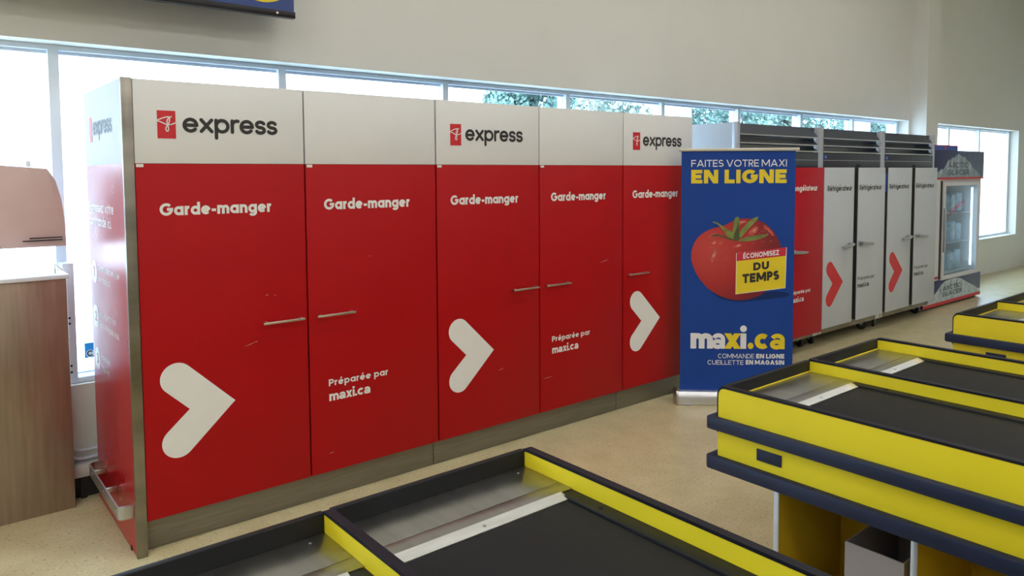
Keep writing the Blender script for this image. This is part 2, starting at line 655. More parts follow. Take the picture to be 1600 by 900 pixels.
def letters(name, text, pl, x0, x1, base, xh, w, m, parent, rd=False, gap=.12, off=.0012, space=.5):
    """stroke lettering fitted from x0 to x1 with the given baseline and x height"""
    lay, cx = [], 0
    for ch in text:
        if ch == ' ':
            cx += space
            continue
        st, wd = glyph(ch, w, rd)
        lay.append((cx, st))
        cx += wd + gap
    tot = cx - gap
    sx = (x1 - x0) / tot
    mb = MB()
    for cx, st in lay:
        for ns, s in enumerate(st):
            lift = off + ns * .0001
            if s[0] == 'dot':
                disc(mb, pl, x0 + (cx + s[1]) * sx, base + s[2] * xh, s[3] * sx, lift, ry=s[3] * xh)
            elif s[0] == 'q':       # straight stroke with level cut ends
                _, xb, yb, xt, yt = s
                wh = w * math.hypot(xt - xb, yt - yb) / abs(yt - yb) * .5
                q = [(xb - wh, yb), (xb + wh, yb), (xt + wh, yt), (xt - wh, yt)]
                mb.poly([pl.p(x0 + (cx + a) * sx, base + b * xh, lift) for a, b in q])
            else:
                # ribbon built in letter space then scaled, so that strokes narrow with the letters
                sub = Plane(pl.p(x0, base, lift), pl.u, pl.v)
                tmp = MB()
                ribbon(tmp, Plane((0, 0, 0), (1, 0, 0), (0, 1, 0)), [(cx + a, b) for a, b in s], w, rd, 0)
                for f in tmp.bm.faces:
                    mb.poly([sub.p(v.co.x * sx, v.co.y * xh, v.co.z) for v in f.verts])
                tmp.bm.free()
    return mb.build(name, m, parent, smooth=False, fixn=False)


def arrow(name, pl, cx, tipx, tipz, zu, zl, w, m, parent, off=.0012):
    """chevron with round tails and a sharp point"""
    h = w / 2
    d1 = Vector((tipx, tipz)) - Vector((cx, zu))
    vx = tipx - .1
    for _ in range(30):                       # place the bend so that the outer mitre ends at the tip
        n1 = Vector((zu - tipz, vx - cx)).normalized()
        vx = tipx - h / n1.x
    n1 = Vector((zu - tipz, vx - cx)).normalized()
    n2 = Vector((tipz - zl, -(vx - cx))).normalized()
    a1 = math.degrees(math.atan2(n1.y, n1.x))
    a2 = math.degrees(math.atan2(n2.y, n2.x))
    out = [(tipx, tipz)] + arc(cx, zu, h, h, a1, a1 + 180, 24) + [(2 * vx - tipx, tipz)] + arc(cx, zl, h, h, a2 - 180, a2, 24)
    return MB().poly([pl.p(a, b, off) for a, b in out]).build(name, m, parent, smooth=False, fixn=False)


def flat(name, pl, pts, m, parent, off=.001):
    return MB().poly([pl.p(a, b, off) for a, b in pts]).build(name, m, parent, smooth=False, fixn=False)


# ------------------------------------------------------------------ the room
WY, GY = .95, 1.09            # wall face, glazing line
HEAD, SILL = 2.425, .60
XL, XR = -12.0, 15.0
MULL = [1.157 + 1.267 * k for k in range(-6, 9)]        # right edges of the mullions
OP1 = (MULL[0] , 10.03)
OP2 = (10.75, 14.5)
struct(box('floor', FLOORM, None, XL, XR, -13, WY, -.1, 0))
struct(box('ceiling', CEIL, None, XL - .3, XR + .3, -13.3, 1.25, 5.2, 5.3))
mb = MB()
mb.box(XL, XR, WY, 1.25, HEAD, 5.2)
mb.box(XL, XR, WY, 1.25, -.1, SILL)
mb.box(XL, OP1[0], WY, 1.25, SILL, HEAD)
mb.box(OP1[1], OP2[0], WY, 1.25, SILL, HEAD)
mb.box(OP2[1], XR, WY, 1.25, SILL, HEAD)
struct(mb.build('wall_back', WALL))
struct(box('wall_left', WALL, None, XL - .3, XL, -13.3, 1.25, -.1, 5.2))
struct(box('wall_right', WALL, None, XR, XR + .3, -13.3, 1.25, -.1, 5.2))
struct(box('wall_front', WALL, None, XL, XR, -13.3, -13, -.1, 5.2))
struct(box('trim_1', WALL, None, 10.09, 10.47, .74, WY, 0, 5.2))
tag(bpy.data.objects['trim_1'], 'wall pier projecting between the two window bands', None)

# window bays: each bay has its own frame and pane
wn = 1


def window(x0, x1, left_stile=.0, right_stile=.05):
    global wn
    f = MB()
    f.box(x0, x1, GY, 1.20, HEAD - .028, HEAD - .001)
    f.box(x0, x1, GY, 1.20, SILL + .001, SILL + .035)
    f.box(x1 - right_stile, x1, GY, 1.20, SILL + .035, HEAD - .028)
    if left_stile:
        f.box(x0, x0 + left_stile, GY, 1.20, SILL + .035, HEAD - .028)
    f.box(x0 + left_stile, x1 - right_stile, GY + .045, GY + .055, HEAD - .045, HEAD - .028)
    o = struct(f.build('window_%d' % wn, FRAME))
    box('pane', GLASS, o, x0 + left_stile, x1 - right_stile, GY + .05, GY + .056, SILL + .035, HEAD - .028)
    wn += 1


prev = OP1[0]
for k, xr in enumerate(MULL[1:]):
    if xr > OP1[1]:
        break
    window(prev, xr, .05 if k == 0 else 0)
    prev = xr
window(prev, OP1[1], 0, .06) if OP1[1] - prev > .2 else None
prev = OP2[0]
k = 0
for xr in (11.84, 13.1, OP2[1]):
    window(prev, xr, .05 if k == 0 else 0)
    prev = xr
    k += 1
# lower fixed light beside the steel unit has a second, thicker frame
lo = MB()
lo.box(-.150, -.095, .985, GY - .001, SILL + .001, 1.255, bev=.004)
lo.box(-.095, 1.10, .985, GY - .001, SILL + .001, SILL + .03, bev=.004)
o = struct(lo.build('trim_2', FRAME))
hb = MB()
for z in (.70, .665, .93, .96):
    hb.cyl((-.125, .9855, z), (-.125, .981, z), .006, 12)
hb.build('screw', GAP, o)

# ceiling lamps
lamp0 = None
for ix in range(7):
    for iy in range(4):
        x, y = -10.5 + 3.0 * ix, -1.6 - 3.0 * iy
        if lamp0 is None:
            L = thing('ceiling_light', 'white flush ceiling light panel above the shop floor', 'ceiling light', (x, y, 5.12), 'ceiling light panels')
            MB().box(x - .66, x + .66, y - .36, y + .36, 5.13, 5.2, bev=.004).build('housing', CEIL, L)
            MB().box(x - .6, x + .6, y - .3, y + .3, 5.118, 5.1299).build('diffuser', LAMPM, L)
            lamp0 = L
        else:
            c = lamp0.copy()
            c.location = (x, y, 5.12)
            COL.objects.link(c)
            for ch in list(lamp0.children):
                d = ch.copy()
                d.parent = c
                COL.objects.link(d)

# ------------------------------------------------------------------ pantry lockers
W, HC, ZR, ZB, DEP = .7903, 2.1456, 1.7742, .158, .845


def header_art(pl, parent):
    """red square with looping white initials, and the word express"""
    flat('logo_mark', pl, [(.102, 1.887), (.180, 1.887), (.180, 2.012), (.102, 2.012)], VRED, parent, .0012)
    mb = MB()
    lift = .0022

    def sc(x, y):       # from the close view of the mark, in its own small units
        return (.102 + (x - 617) / 121 * .078, 2.012 - (y - 692) / 176 * .125)
    for pts, wd in (([(612, 757), (640, 744), (672, 733), (694, 729), (700, 745), (694, 768), (684, 783), (668, 776), (640, 764), (612, 757)], .0050),
                    ([(710, 729), (694, 735), (682, 752), (680, 770), (692, 780), (712, 778), (730, 770), (741, 764)], .0050),
                    ([(692, 779), (678, 790), (671, 806), (674, 818), (684, 824), (690, 812), (690, 796), (684, 783)], .0050)):
        # smooth the line with two rounds of corner cutting
        q = pts
        for _ in range(2):
            n = [q[0]]
            for a, b in zip(q, q[1:]):
                n += [(a[0] * .75 + b[0] * .25, a[1] * .75 + b[1] * .25), (a[0] * .25 + b[0] * .75, a[1] * .25 + b[1] * .75)]
            q = n + [q[-1]]
        ribbon(mb, pl, [sc(*a) for a in q], wd, True, lift)
        lift += .0002
    mb.build('monogram', VINYL, parent, smooth=False, fixn=False)
    letters('lettering', 'express', pl, .209, .652, 1.916, .069, .235, VBLACK, parent, rd=True, gap=.06)


def bar_handle(parent, x0, x1, z, y, m=None):
    mb = MB()
    mb.box(x0, x1, y - .036, y - .026, z - .006, z + .006, bev=.003)
    for x in (x0 + .014, x1 - .022):
        mb.box(x, x + .012, y - .028, y, z - .007, z + .007, bev=.002)
    return mb.build('handle', m or CHROME, parent)


def scuffs(pl, lst, parent):
    for (a, b, l, t, s) in lst:
        flat('scuff', pl, [(a, b), (a + l * .5, b + s * .45 - t), (a + l, b + s), (a + l * .5, b + s * .55 + t)], SCUFF, parent, .0012)


def locker(i0, n, label, seams=True, logo=(), end=False, last=False):
    x0, x1 = i0 * W, (i0 + n) * W
    t = thing('pantry_locker', label, 'cabinet', ((x0 + x1) / 2, .4, 0), 'red pantry lockers in a row')
    bx0 = x0 + .002
    bx1 = x1 - .002
    body = MB().box(bx0, bx1, .022, DEP, ZB, HC - .004)
    body.build('body', mats_body, t)
    kk = MB().box(bx0, bx1, .060, .078, 0, ZB, bev=.001)
    kk.box(bx0, bx1, .078, DEP - .05, .002, ZB - .002)
    kk.build('kick_plate', STEELH, t)
    for d in range(n):
        i = i0 + d
        a, b = i * W, (i + 1) * W
        g0 = .004 if d else .006
        pl = front(0, a)
        hd = MB().box(a + g0, b - .004, 0, .020, ZR + .001, HC, bev=.0012).build('header_panel', WHITE, t)
        if i in logo:
            header_art(pl, hd)
        dr = MB().box(a + g0, b - .004, 0, .020, ZB, ZR - .0005, bev=.0012).build('door', RED, t)
        if i < 4:
            MB().box(a + .010, a + .040, -.003, .0, ZR - .016, ZR - .002, bev=.001).build('label_tab', VINYL, dr)
        letters('lettering', 'Garde-manger', pl, .100, .613, 1.540, .0415, .31, VINYL, dr, gap=.10)
        if i in (0, 2):
            bar_handle(dr, a + .548, a + .762, .994, 0)
        else:
            bar_handle(dr, a + .038, a + .256, .994, 0)
        if i in (0, 2, 4):
            arrow('arrow_sign', pl, .150, .411, .638, .790, .493, .146, VINYL, dr)
        else:
            letters('small_lettering', 'Préparée par', pl, .106, .459, .6135, .0265, .27, VINYL, dr, gap=.16)
            letters('web_address', 'mαxi.cα', pl, .107, .347, .534, .037, .29, VINYL, dr, gap=.04)
        scuffs(pl, {0: [(.57, 1.13, .02, .002, .001), (.61, 1.128, .018, .0015, -.004), (.46, .89, .06, .001, .016), (.51, .905, .02, .002, .003)],
                    1: [(.35, 1.28, .015, .001, .003), (.10, .255, .03, .002, .004)],
                    2: [(.44, .50, .06, .0015, .012)],
                    3: [(.55, 1.1, .10, .001, .02), (.02, .38, .10, .0015, .004)], 4: []}[i], dr)
    if end:
        # melamine end panel with its stainless corner post, graphics and bumper rail
        p = MB().box(-.040, .0015, .019, DEP, .004, ZR).build('end_panel', REDG, t)
        q = MB().box(-.040, .0015, .019, DEP, ZR, HC).build('end_header', WHITEDIM, t)
        MB().box(-.0415, .003, -.004, .0185, 0, HC + .003, bev=.001).build('corner_post', STEEL, t)
        side = Plane((-.040, 0, 0), (0, -1, 0), (0, 0, 1))
        flat('logo_mark', side, [(-.715, 1.890), (-.655, 1.890), (-.655, 2.014), (-.715, 2.014)], VRED, q)
        letters('lettering', 'express', side, -.632, -.205, 1.921, .067, .235, VBLACK, q, rd=True, gap=.06)
        letters('lettering', 'Ramassez votre', side, -.815, -.233, 1.541, .036, .22, VINYLG, p, gap=.14, off=.0004)
        letters('lettering', 'commande ici.', side, -.820, -.286, 1.472, .036, .22, VINYLG, p, gap=.14, off=.0004)
        for (z, num, l1, l2, e1, e2) in ((1.230, '1', 'Commandez en ligne', 'sur maxi.ca', -.168, -.368), (.998, '2', 'Nos experts font', "l'épicerie pour vous.", -.272, -.206), (.776, '3', 'Ramassez.', 'Rapportez.', -.428, -.453)):
            mb = MB()
            disc(mb, side, -.738, z, .060, .0004, n=32)
            bd = mb.build('number_disc', VINYLG, p, smooth=False, fixn=False)
            letters('numeral', num, side, -.755, -.722, z - .026, .038, .24, RED, p, off=.0008)
            letters('lettering', l1, side, -.650, e1, z + .016, .023, .19, VINYLG, p, gap=.15, off=.0004)
            letters('lettering', l2, side, -.640, e2, z - .040, .023, .19, VINYLG, p, gap=.15, off=.0004)
        b = MB()
        xo, xi = -.105, -.099
        outer = [(-.0405, .035, 0), (-.075, .035, 0)] + [(-.075 - .03 * sin(radians(a)), .065 - .03 * cos(radians(a)), 0) for a in range(15, 91, 15)]
        outer += [(xo, .70, 0)] + [(-.075 - .03 * cos(radians(a)), .70 + .03 * sin(radians(a)), 0) for a in range(15, 91, 15)] + [(-.0405, .73, 0)]
        inner = [(-.0405, .041, 0), (-.075, .041, 0)] + [(-.075 - .024 * sin(radians(a)), .065 - .024 * cos(radians(a)), 0) for a in range(15, 91, 15)]
        inner += [(xi, .70, 0)] + [(-.075 - .024 * cos(radians(a)), .70 + .024 * sin(radians(a)), 0) for a in range(15, 91, 15)] + [(-.0405, .724, 0)]
        b.strip(outer, .180, .238, inner)
        rail = b.build('bumper_rail', RAILM, t)
        for y in (.09, .36, .64):
            MB().box(-.0995, -.0405, y - .010, y + .010, .198, .222, bev=.003).build('rail_bracket', CHROME, rail)
            MB().cyl((-.1055, y, .209), (-.1075, y, .209), .007, 12).build('rail_bolt', CHROME, rail)
        # knocked corner at the foot
        MB().box(-.0435, -.0402, .10, .12, .0, .02).build('foot_clip', GAP, t)
    return t


mats_body = mat('cabinet carcass', (.035, .033, .033), .6, vary=.1)
locker(0, 2, 'red and white double-door pantry locker with side bumper rail, leftmost of the row', logo=(0,), end=True)
locker(2, 2, 'tall red and white double-door pantry locker, middle unit of the row', logo=(2,))
locker(4, 1, 'tall red and white single-door pantry locker at the right end, behind the blue banner', logo=(4,))

# ------------------------------------------------------------------ fridges
FY, DY = .10, .06


def caster(parent, x, y, ang):
    c = MB()
    c.box(x - .045, x + .045, y - .05, y + .05, .118, .126, bev=.002)
    dx, dy = .03 * cos(ang), .03 * sin(ang)
    nx, ny = -sin(ang), cos(ang)
    for s in (-1, 1):
        ox, oy = x + nx * s * .022, y + ny * s * .022
        pts = [(-.02, .118), (.03, .118), (.045, .055), (.02, .045)]
        c.prism([(ox + a * cos(ang) - nx * .002, oy + a * sin(ang) - ny * .002, z) for a, z in pts], (nx * .004, ny * .004, 0))
    o = c.build('caster', POST, parent)
    wx, wy = x + dx, y + dy
    wl = MB()
    wl.tube([(wx - nx * .016, wy - ny * .016, .052), (wx - nx * .012, wy - ny * .012, .052), (wx + nx * .012, wy + ny * .012, .052), (wx + nx * .016, wy + ny * .016, .052)], [.044, .052, .052, .044], 24)
    wl.build('wheel', RUB, o)
    MB().cyl((wx - nx * .027, wy - ny * .027, .052), (wx + nx * .027, wy + ny * .027, .052), .009, 12).build('axle', POST, o)
    return o


def fridge(x0, x1, doors, label, side_panel=False, ang=.5):
    t = thing('upright_fridge', label, 'fridge', ((x0 + x1) / 2, .5, 0), 'row of upright fridges on castors')
    MB().box(x0 + .005, x1 - .005, FY + .012, .90, .126, 1.900).build('body', DKSTEEL, t)
    # posts
    MB().box(x0, x0 + .045, FY, FY + .05, .126, 2.15, bev=.002).build('post', POST, t)
    MB().box(x1 - .045, x1, FY, FY + .05, .126, 2.15, bev=.002).build('post', POST, t)
    box('side_panel', FRWHITE if side_panel else DKSTEEL, t, x0, x0 + .012 if not side_panel else x0 + .0049, FY + .05, .90, .126 if side_panel else 1.9, 2.148)
    box('side_panel', DKSTEEL, t, x1 - .012, x1, FY + .05, .90, 1.9, 2.148)
    box('back_panel', DKSTEEL, t, x0 + .012, x1 - .012, .87, .895, 1.9, 2.14)
    # louvre head: three slanted blades
    lv = MB()
    a, b = x0 + .045, x1 - .045
    for (zt, zb) in ((2.148, 2.045), (2.038, 1.972), (1.964, 1.912)):
        lv.prism([(a, FY + .085, zt), (a, FY + .005, zb + .008), (a, FY - .002, zb + .008), (a, FY - .002, zb), (a, FY + .010, zb), (a, FY + .095, zt)], (b - a, 0, 0))
    lv.build('louvre', DKSTEEL, t)
    lip = MB()
    for zb in (2.045, 1.972, 1.912):
        lip.box(a, b, FY - .006, FY - .0021, zb - .002, zb + .007)
    lip.build('louvre_lip', BRIGHT, t)
    ends = MB()
    for zt, zb in ((2.12, 2.05), (2.036, 1.976), (1.962, 1.914)):
        ends.prism([(b - .001, FY + .002, zb), (b - .001, FY + .07, zb), (b - .001, FY + .07, zt)], (-.003, 0, 0))
    ends.build('louvre_end', GAP, t)
    # control fascia between louvre and doors
    fa = MB().box(a, b, FY + .002, FY + .0115, 1.765, 1.905, bev=.001).build('fascia', DKSTEEL, t)
    box('fascia_seam', POST, fa, a + .01, b - .01, FY + .0005, FY + .002, 1.832, 1.836)
    d = MB().box(a + .008, a + .070, FY - .004, FY + .0019, 1.846, 1.888, bev=.002).build('display', TRAYB, t)
    box('display_digit', VWHITE, d, a + .030, a + .034, FY - .0055, FY - .004, 1.860, 1.874)
    box('display_digit', VWHITE, d, a + .040, a + .046, FY - .0055, FY - .004, 1.860, 1.865)
    box('maker_plate', GAP, t, (a + b) / 2 + .06, (a + b) / 2 + .15, FY + .0003, FY + .0019, 1.775, 1.795)
    # centre stile and bottom rail
    mid = (x0 + x1) / 2
    MB().box(x0, x1, FY + .001, FY + .0119, .126, .20).build('bottom_rail', STEEL, t)
    MB().box(mid - .05, mid + .05, FY + .001, FY + .0119, .20, 1.76).build('centre_stile', mats_body, t)
    for di, (dx0, dx1, kind) in enumerate(doors):
        red = kind == 'red'
        zb = .168 if red else .187
        dm = MB().box(dx0 + .006, dx1 - .006, DY + .007, FY - .001, zb + .006, 1.757, bev=.002).build('door', mats_body, t)
        MB().box(dx0, dx1, DY, DY + .0068, zb, 1.763, bev=.0015).build('front_panel', FRRED if red else FRWHITE, dm)
        pl = front(DY, dx0)
        wd = dx1 - dx0
        if red:
            letters('lettering', 'Congélateur', pl, .015 * wd / .6, .50, 1.545, .0385, .30, VINYL, dm, gap=.12)
            letters('small_lettering', 'Préparée par', pl, .045, .405, .585, .0255, .26, VINYL, dm, gap=.16)
            letters('web_address', 'mαxi.cα', pl, .045, .285, .508, .036, .29, VINYL, dm, gap=.04)
        else:
            lx0 = (.060, .024, .030, .018)[kind[1]]
            letters('lettering', 'Réfrigérateur', pl, lx0, lx0 + .487, 1.532, .039, .27, VBLACK, dm, gap=.13)
            if kind[0] == 'arrow':
                arrow('arrow_sign', pl, .135, .398, .620, .768, .466, .142, VRED, dm)
            else:
                letters('small_lettering', 'Préparée par', pl, .020, .388, .600, .0265, .21, VBLACK, dm, gap=.18)
                letters('web_address', 'mαxi.cα', pl, .020, .268, .522, .036, .28, VBLACK, dm, gap=.04)
        # lever handle on a pale scratched plate
        hx = dx1 - .30 if di == 0 else dx0 + .02
        h = MB()
        s = 1 if di == 0 else -1
        xa, xb = (hx, hx + .24) if di == 0 else (hx + .24, hx)
        h.tube([(xa, DY - .045, .972), (xa + s * .06, DY - .048, .974), (xa + s * .18, DY - .046, .982), (xb, DY - .040, .990)], [.012, .015, .016, .012], 12)
        h.box(min(xb, xb - s * .05), max(xb, xb - s * .05), DY - .045, DY, .968, 1.005, bev=.006)
        h.build('handle', GREY, dm)
    if x0 > 7:
        MB().box(x0 + .012, x0 + .050, DY + .012, FY, 1.50, 1.70, bev=.003).build('blue_latch_tag', TRAYB, t)
    for x in (x0 + .10, x1 - .10):
        caster(t, x, FY + .11, ang)
        caster(t, x, .80, ang + .6)
        ang += .9
    MB().box(x1 - .11, x1 - .006, FY - .012, FY + .0009, .13, .20, bev=.004).build('hinge_block', TRIM, t)
    MB().box(x0 + .006, x0 + .05, FY - .012, FY + .0009, .13, .185, bev=.004).build('hinge_block', TRIM, t)
    return t


fridge(4.69, 6.081, [(4.78, 5.375, 'red'), (5.455, 6.080, 'red')], 'steel upright freezer with louvred head and red doors, behind the blue banner', side_panel=True, ang=.2)
fridge(6.083, 7.382, [(6.088, 6.686, ('arrow', 0)), (6.776, 7.374, ('text', 1))], 'steel upright fridge with two white doors, between the red freezer and the last fridge', ang=.9)
fridge(7.388, 8.73, [(7.445, 8.035, ('arrow', 2)), (8.125, 8.725, ('text', 3))], 'steel upright fridge with two white doors, beside the ice freezer', ang=.4)

# ------------------------------------------------------------------ ice freezer
IX0, IX1, IY = 8.76, 10.62, .20
t = thing('ice_freezer', 'white and blue glass-door ice freezer with printed mountains at the end of the fridge row', 'freezer', (9.7, .45, 0))
MB().box(IX0, 9.33, IY + .03, .73, .02, 1.98).box(10.48, IX1, IY + .03, .73, .02, 1.98).box(9.33, 10.48, .69, .73, .02, 1.98).box(9.33, 10.48, IY + .03, .69, 1.56, 1.98).box(9.33, 10.48, IY + .03, .69, .02, .37).build('body', ICEWH, t)
hd = MB().box(IX0, IX1, IY, IY + .03, 1.645, 1.982, bev=.003).build('header_panel', ICEBLUE, t)
pl = front(IY)
# printed mountains
def mountain(name, pts, m, parent, off):
    return flat(name, pl, pts, m, parent, off)
top = [(9.03, 1.646), (9.05, 1.70), (9.12, 1.715), (9.20, 1.75), (9.27, 1.745), (9.34, 1.80), (9.42, 1.87), (9.48, 1.862), (9.54, 1.90), (9.60, 1.89), (9.66, 1.925), (9.74, 1.945), (9.80, 1.925), (9.88, 1.90), (9.94, 1.91), (10.03, 1.86), (10.13, 1.84), (10.22, 1.77), (10.34, 1.73), (10.45, 1.69), (10.50, 1.646)]
mountain('mountain_print', top, ICEMT, hd, .001)
for k, (a, z) in enumerate([(9.20, 1.75), (9.42, 1.87), (9.54, 1.90), (9.74, 1.945), (9.94, 1.91), (10.13, 1.84)]):
    d = z - 1.646
    mountain('ridge_print', [(a, z - .006), (a - .05, z - d * .45), (a - .02, z - d * .42), (a - .06, z - d * .8), (a - .005, z - d * .55), (a + .03, z - d * .75), (a + .02, z - d * .4)], ICEM2, hd, .0016)
letters('lettering', 'ARCTIC', pl, 9.40, 10.06, 1.765, .070 / 1.36, .26, ICETXT, hd, off=.0026)
letters('lettering', 'GLACIER', pl, 9.40, 10.10, 1.672, .072 / 1.36, .26, ICETXT, hd, off=.0026)
box('red_stripe', VRED, t, IX0, IX1, IY - .002, IY + .029, 1.618, 1.644)
dr = MB()
dr.box(9.30, 9.37, IY, IY + .029, .345, 1.58).box(10.44, 10.52, IY, IY + .029, .345, 1.58).box(9.37, 10.44, IY, IY + .029, 1.535, 1.58).box(9.37, 10.44, IY, IY + .029, .345, .395)
d = dr.build('door', ICEWH, t)
box('door_glass', FGLASS, d, 9.37, 10.44, IY + .012, IY + .018, .395, 1.535)
box('gasket', GAP, t, 9.215, 9.295, IY + .012, IY + .0299, .36, 1.60)
box('front_frame', ICEWH, t, IX0, 9.21, IY + .005, IY + .0299, .36, 1.617)
MB().box(9.31, 9.335, IY - .025, IY, .70, 1.25, bev=.004).build('handle', POST, d)
sc = MB()
for k in range(7):
    a = 9.52 + k * .07
    ribbon(sc, front(IY + .012), [(a, 1.16 + k * .022), (a + .03, 1.23 + k * .02), (a + .05, 1.17 + k * .024), (a + .07, 1.18 + k * .022)], .012, True, .001)
sc.build('red_script', VRED, d, smooth=False, fixn=False)
# bagged ice on wire shelves behind the glass, with the cabinet's own light tubes
ICEBAG = mat('bagged ice', (.42, .54, .64), .3, vary=.45, vscale=16)
LITE = mat('lit freezer tube', (.75, .88, 1.0), .5, emis=5)
for x in (9.40, 10.405):
    MB().cyl((x, IY + .06, .45), (x, IY + .06, 1.50), .012, 12).build('light_tube', LITE, t)
for r in range(3):
    z = .385 + r * .39
    sh = MB().box(9.335, 10.475, IY + .10, .68, z, z + .008).build('shelf', ICEWH, t)
    for c in range(4):
        bx = 9.42 + c * .26
        MB().box(bx, bx + .225, IY + .16 + .02 * (c % 2), .62, z + .008, z + .25 + .03 * ((r + c) % 2), bev=.03).build('ice_bag', ICEBAG, sh)
lowp = MB().box(IX0, IX1, IY, IY + .0299, .03, .343, bev=.003).build('lower_panel', ICEBLUE, t)
low = [(8.78, .032), (8.80, .10), (9.0, .15), (9.16, .21), (9.30, .29), (9.42, .325), (9.60, .338), (9.80, .335), (9.95, .31), (10.1, .26), (10.3, .2), (10.5, .14), (10.60, .032)]
mountain('mountain_print', [(IX0 + .004, .034), (IX1 - .004, .034), (IX1 - .004, .12), (IX0 + .004, .17)][0:4], ICEWH, lowp, .0008)
mountain('mountain_print', low, ICEM2, lowp, .0014)
for k, (a, z) in enumerate([(9.28, .30), (9.42, .325), (9.60, .338), (9.80, .335), (9.95, .31)]):
    mountain('ridge_print', [(a, z - .004), (a - .04, z - .09), (a - .015, z - .08), (a - .05, z - .17), (a + .01, z - .1), (a + .03, z - .16), (a + .02, z - .07)], ICEMT, lowp, .002)
letters('lettering', 'ARCTIC', pl, 9.34, 9.93, .205, .057 / 1.36, .26, ICETXT, lowp, off=.0028)
letters('lettering', 'GLACIER', pl, 9.34, 9.97, .13, .058 / 1.36, .26, ICETXT, lowp, off=.0028)
box('red_stripe', VRED, t, IX0, IX1, IY - .0025, IY - .0003, .032, .075)
box('red_stripe', VRED, t, 8.98, 9.20, IY - .001, IY + .0049, .375, .405)
box('plinth', GAP, t, IX0 + .02, IX1 - .02, IY + .05, .70, 0, .025)
tr = thing('display_tray', 'shallow blue card tray with red edges on top of the ice freezer', 'tray', (9.3, .4, 1.982))
mb = MB().box(8.80, 9.73, .21, .60, 1.9825, 1.988).box(8.80, 9.73, .21, .218, 1.988, 2.046).box(8.80, 9.73, .592, .60, 1.988, 2.046).box(8.80, 8.808, .218, .592, 1.988, 2.046).box(9.722, 9.73, .218, .592, 1.988, 2.046)
mb.build('tray', TRAYB, tr)
box('red_edge', VRED, tr, 8.80, 9.73, .2085, .2098, 2.036, 2.047)
mb = MB()
disc(mb, front(.2085), 9.33, 2.010, .022, .001)
mb.build('red_dot', VRED, tr, smooth=False, fixn=False)

# ------------------------------------------------------------------ roll up banner
BO = Vector((3.64, -.10, 0))
BU = Vector((.735, -.678, 0)).normalized()
BN = BU.cross(Vector((0, 0, 1)))
bp = Plane(BO, BU, (0, 0, 1))
t = thing('roll_up_banner', 'blue roll-up banner with a printed tomato, standing on the floor before the lockers', 'banner', BO + BU * .44)


def obox(name, m, parent, a0, a1, d0, d1, z0, z1, bev=0):
    """box in banner axes: a along the width, d out of the face"""
    mb = MB().box(a0, a1, d0, d1, z0, z1, bev=bev)
    for v in mb.bm.verts:
        c = v.co.copy()
        v.co = BO + BU * c.x + BN * c.y + Vector((0, 0, c.z))
    return mb.build(name, m, parent)


mb = MB()
prof = [(-.095, .004), (.075, .004), (.078, .012), (.066, .080), (.052, .096), (-.05, .096), (-.09, .075)]
mb.prism([BO + BU * .010 + BN * a + Vector((0, 0, z)) for a, z in prof], BU * .868)
base = mb.build('base_cassette', SILVER, t)
for a in (-.004, .879):
    mb = MB()
    mb.prism([BO + BU * a + BN * (d * 1.04) + Vector((0, 0, z)) for d, z in [(-.095, .0), (.078, .0), (.082, .012), (.069, .084), (.054, .101), (-.052, .101), (-.093, .078)]], BU * .0135, bev=.002)
    mb.build('end_cap', CHROME, base)
obox('foot', GREY, base, .06, .10, -.14, .10, 0, .004)
obox('foot', GREY, base, .78, .82, -.14, .10, 0, .004)
mb = MB().cyl(BO + BU * .44 + BN * -.03 + Vector((0, 0, .09)), BO + BU * .44 + BN * -.03 + Vector((0, 0, 1.885)), .009, 12)
mb.build('support_pole', SILVER, t)
obox('top_bar', mat('champagne aluminium bar', (.56, .53, .46), .35, metal=.6, vary=.05), t, .015, .880, -.012, .010, 1.876, 1.899, bev=.003)
scr = obox('screen', BLUE, t, .031, .856, -.0008, .0, .095, 1.879)
K = 1 / 1.36
letters('headline_lettering', 'FAITES VOTRE MAXI', bp, .102, .792, 1.763, .051 * K, .19, VWHITE, scr, gap=.17, space=.42)
letters('headline_lettering', 'EN LIGNE', bp, .102, .792, 1.641, .100 * K, .37, VYEL, scr, gap=.13, space=.42)
WP = ((('m', .107, .272), ('α', .262, .362), ('i', .474, .517)), (('x', .350, .482), ('.', .528, .573), ('c', .578, .684), ('α', .690, .797)))
for grp, mm, o_ in ((WP[0], VWHITE, .0014), (WP[1], VYEL, .0026)):
    for ch, xa, xb in grp:
        letters('web_address_letter', ch, bp, xa, xb, .409, .116, {'m': .34, 'i': .37, '.': .36, 'x': .31, 'c': .33}.get(ch, .275), mm, scr, off=o_)
letters('slogan_lettering', 'COMMANDE', bp, .311, .576, .337, .034 * K, .18, VWHITE, scr, gap=.17)
letters('slogan_lettering', 'EN LIGNE', bp, .591, .796, .338, .034 * K, .36, VWHITE, scr, gap=.14, space=.42)
letters('slogan_lettering', 'CUEILLETTE', bp, .234, .499, .288, .034 * K, .18, VWHITE, scr, gap=.17)
letters('slogan_lettering', 'EN MAGASIN', bp, .515, .796, .291, .034 * K, .36, VWHITE, scr, gap=.14, space=.42)


def tc(x, y):           # position on the printed picture
    return (.0135 + .884 * x / 1140, 1.435 - .7135 * y / 900)


def smooth_closed(q, n=2):
    for _ in range(n):
        r = []
        for a, b in zip(q, q[1:] + q[:1]):
            r += [(a[0] * .75 + b[0] * .25, a[1] * .75 + b[1] * .25), (a[0] * .25 + b[0] * .75, a[1] * .25 + b[1] * .75)]
        q = r
    return q


def art(name, pts, m, off, sm=2):
    return flat(name, bp, [tc(*a) for a in reversed(smooth_closed(pts, sm) if sm else pts)], m, scr, off)


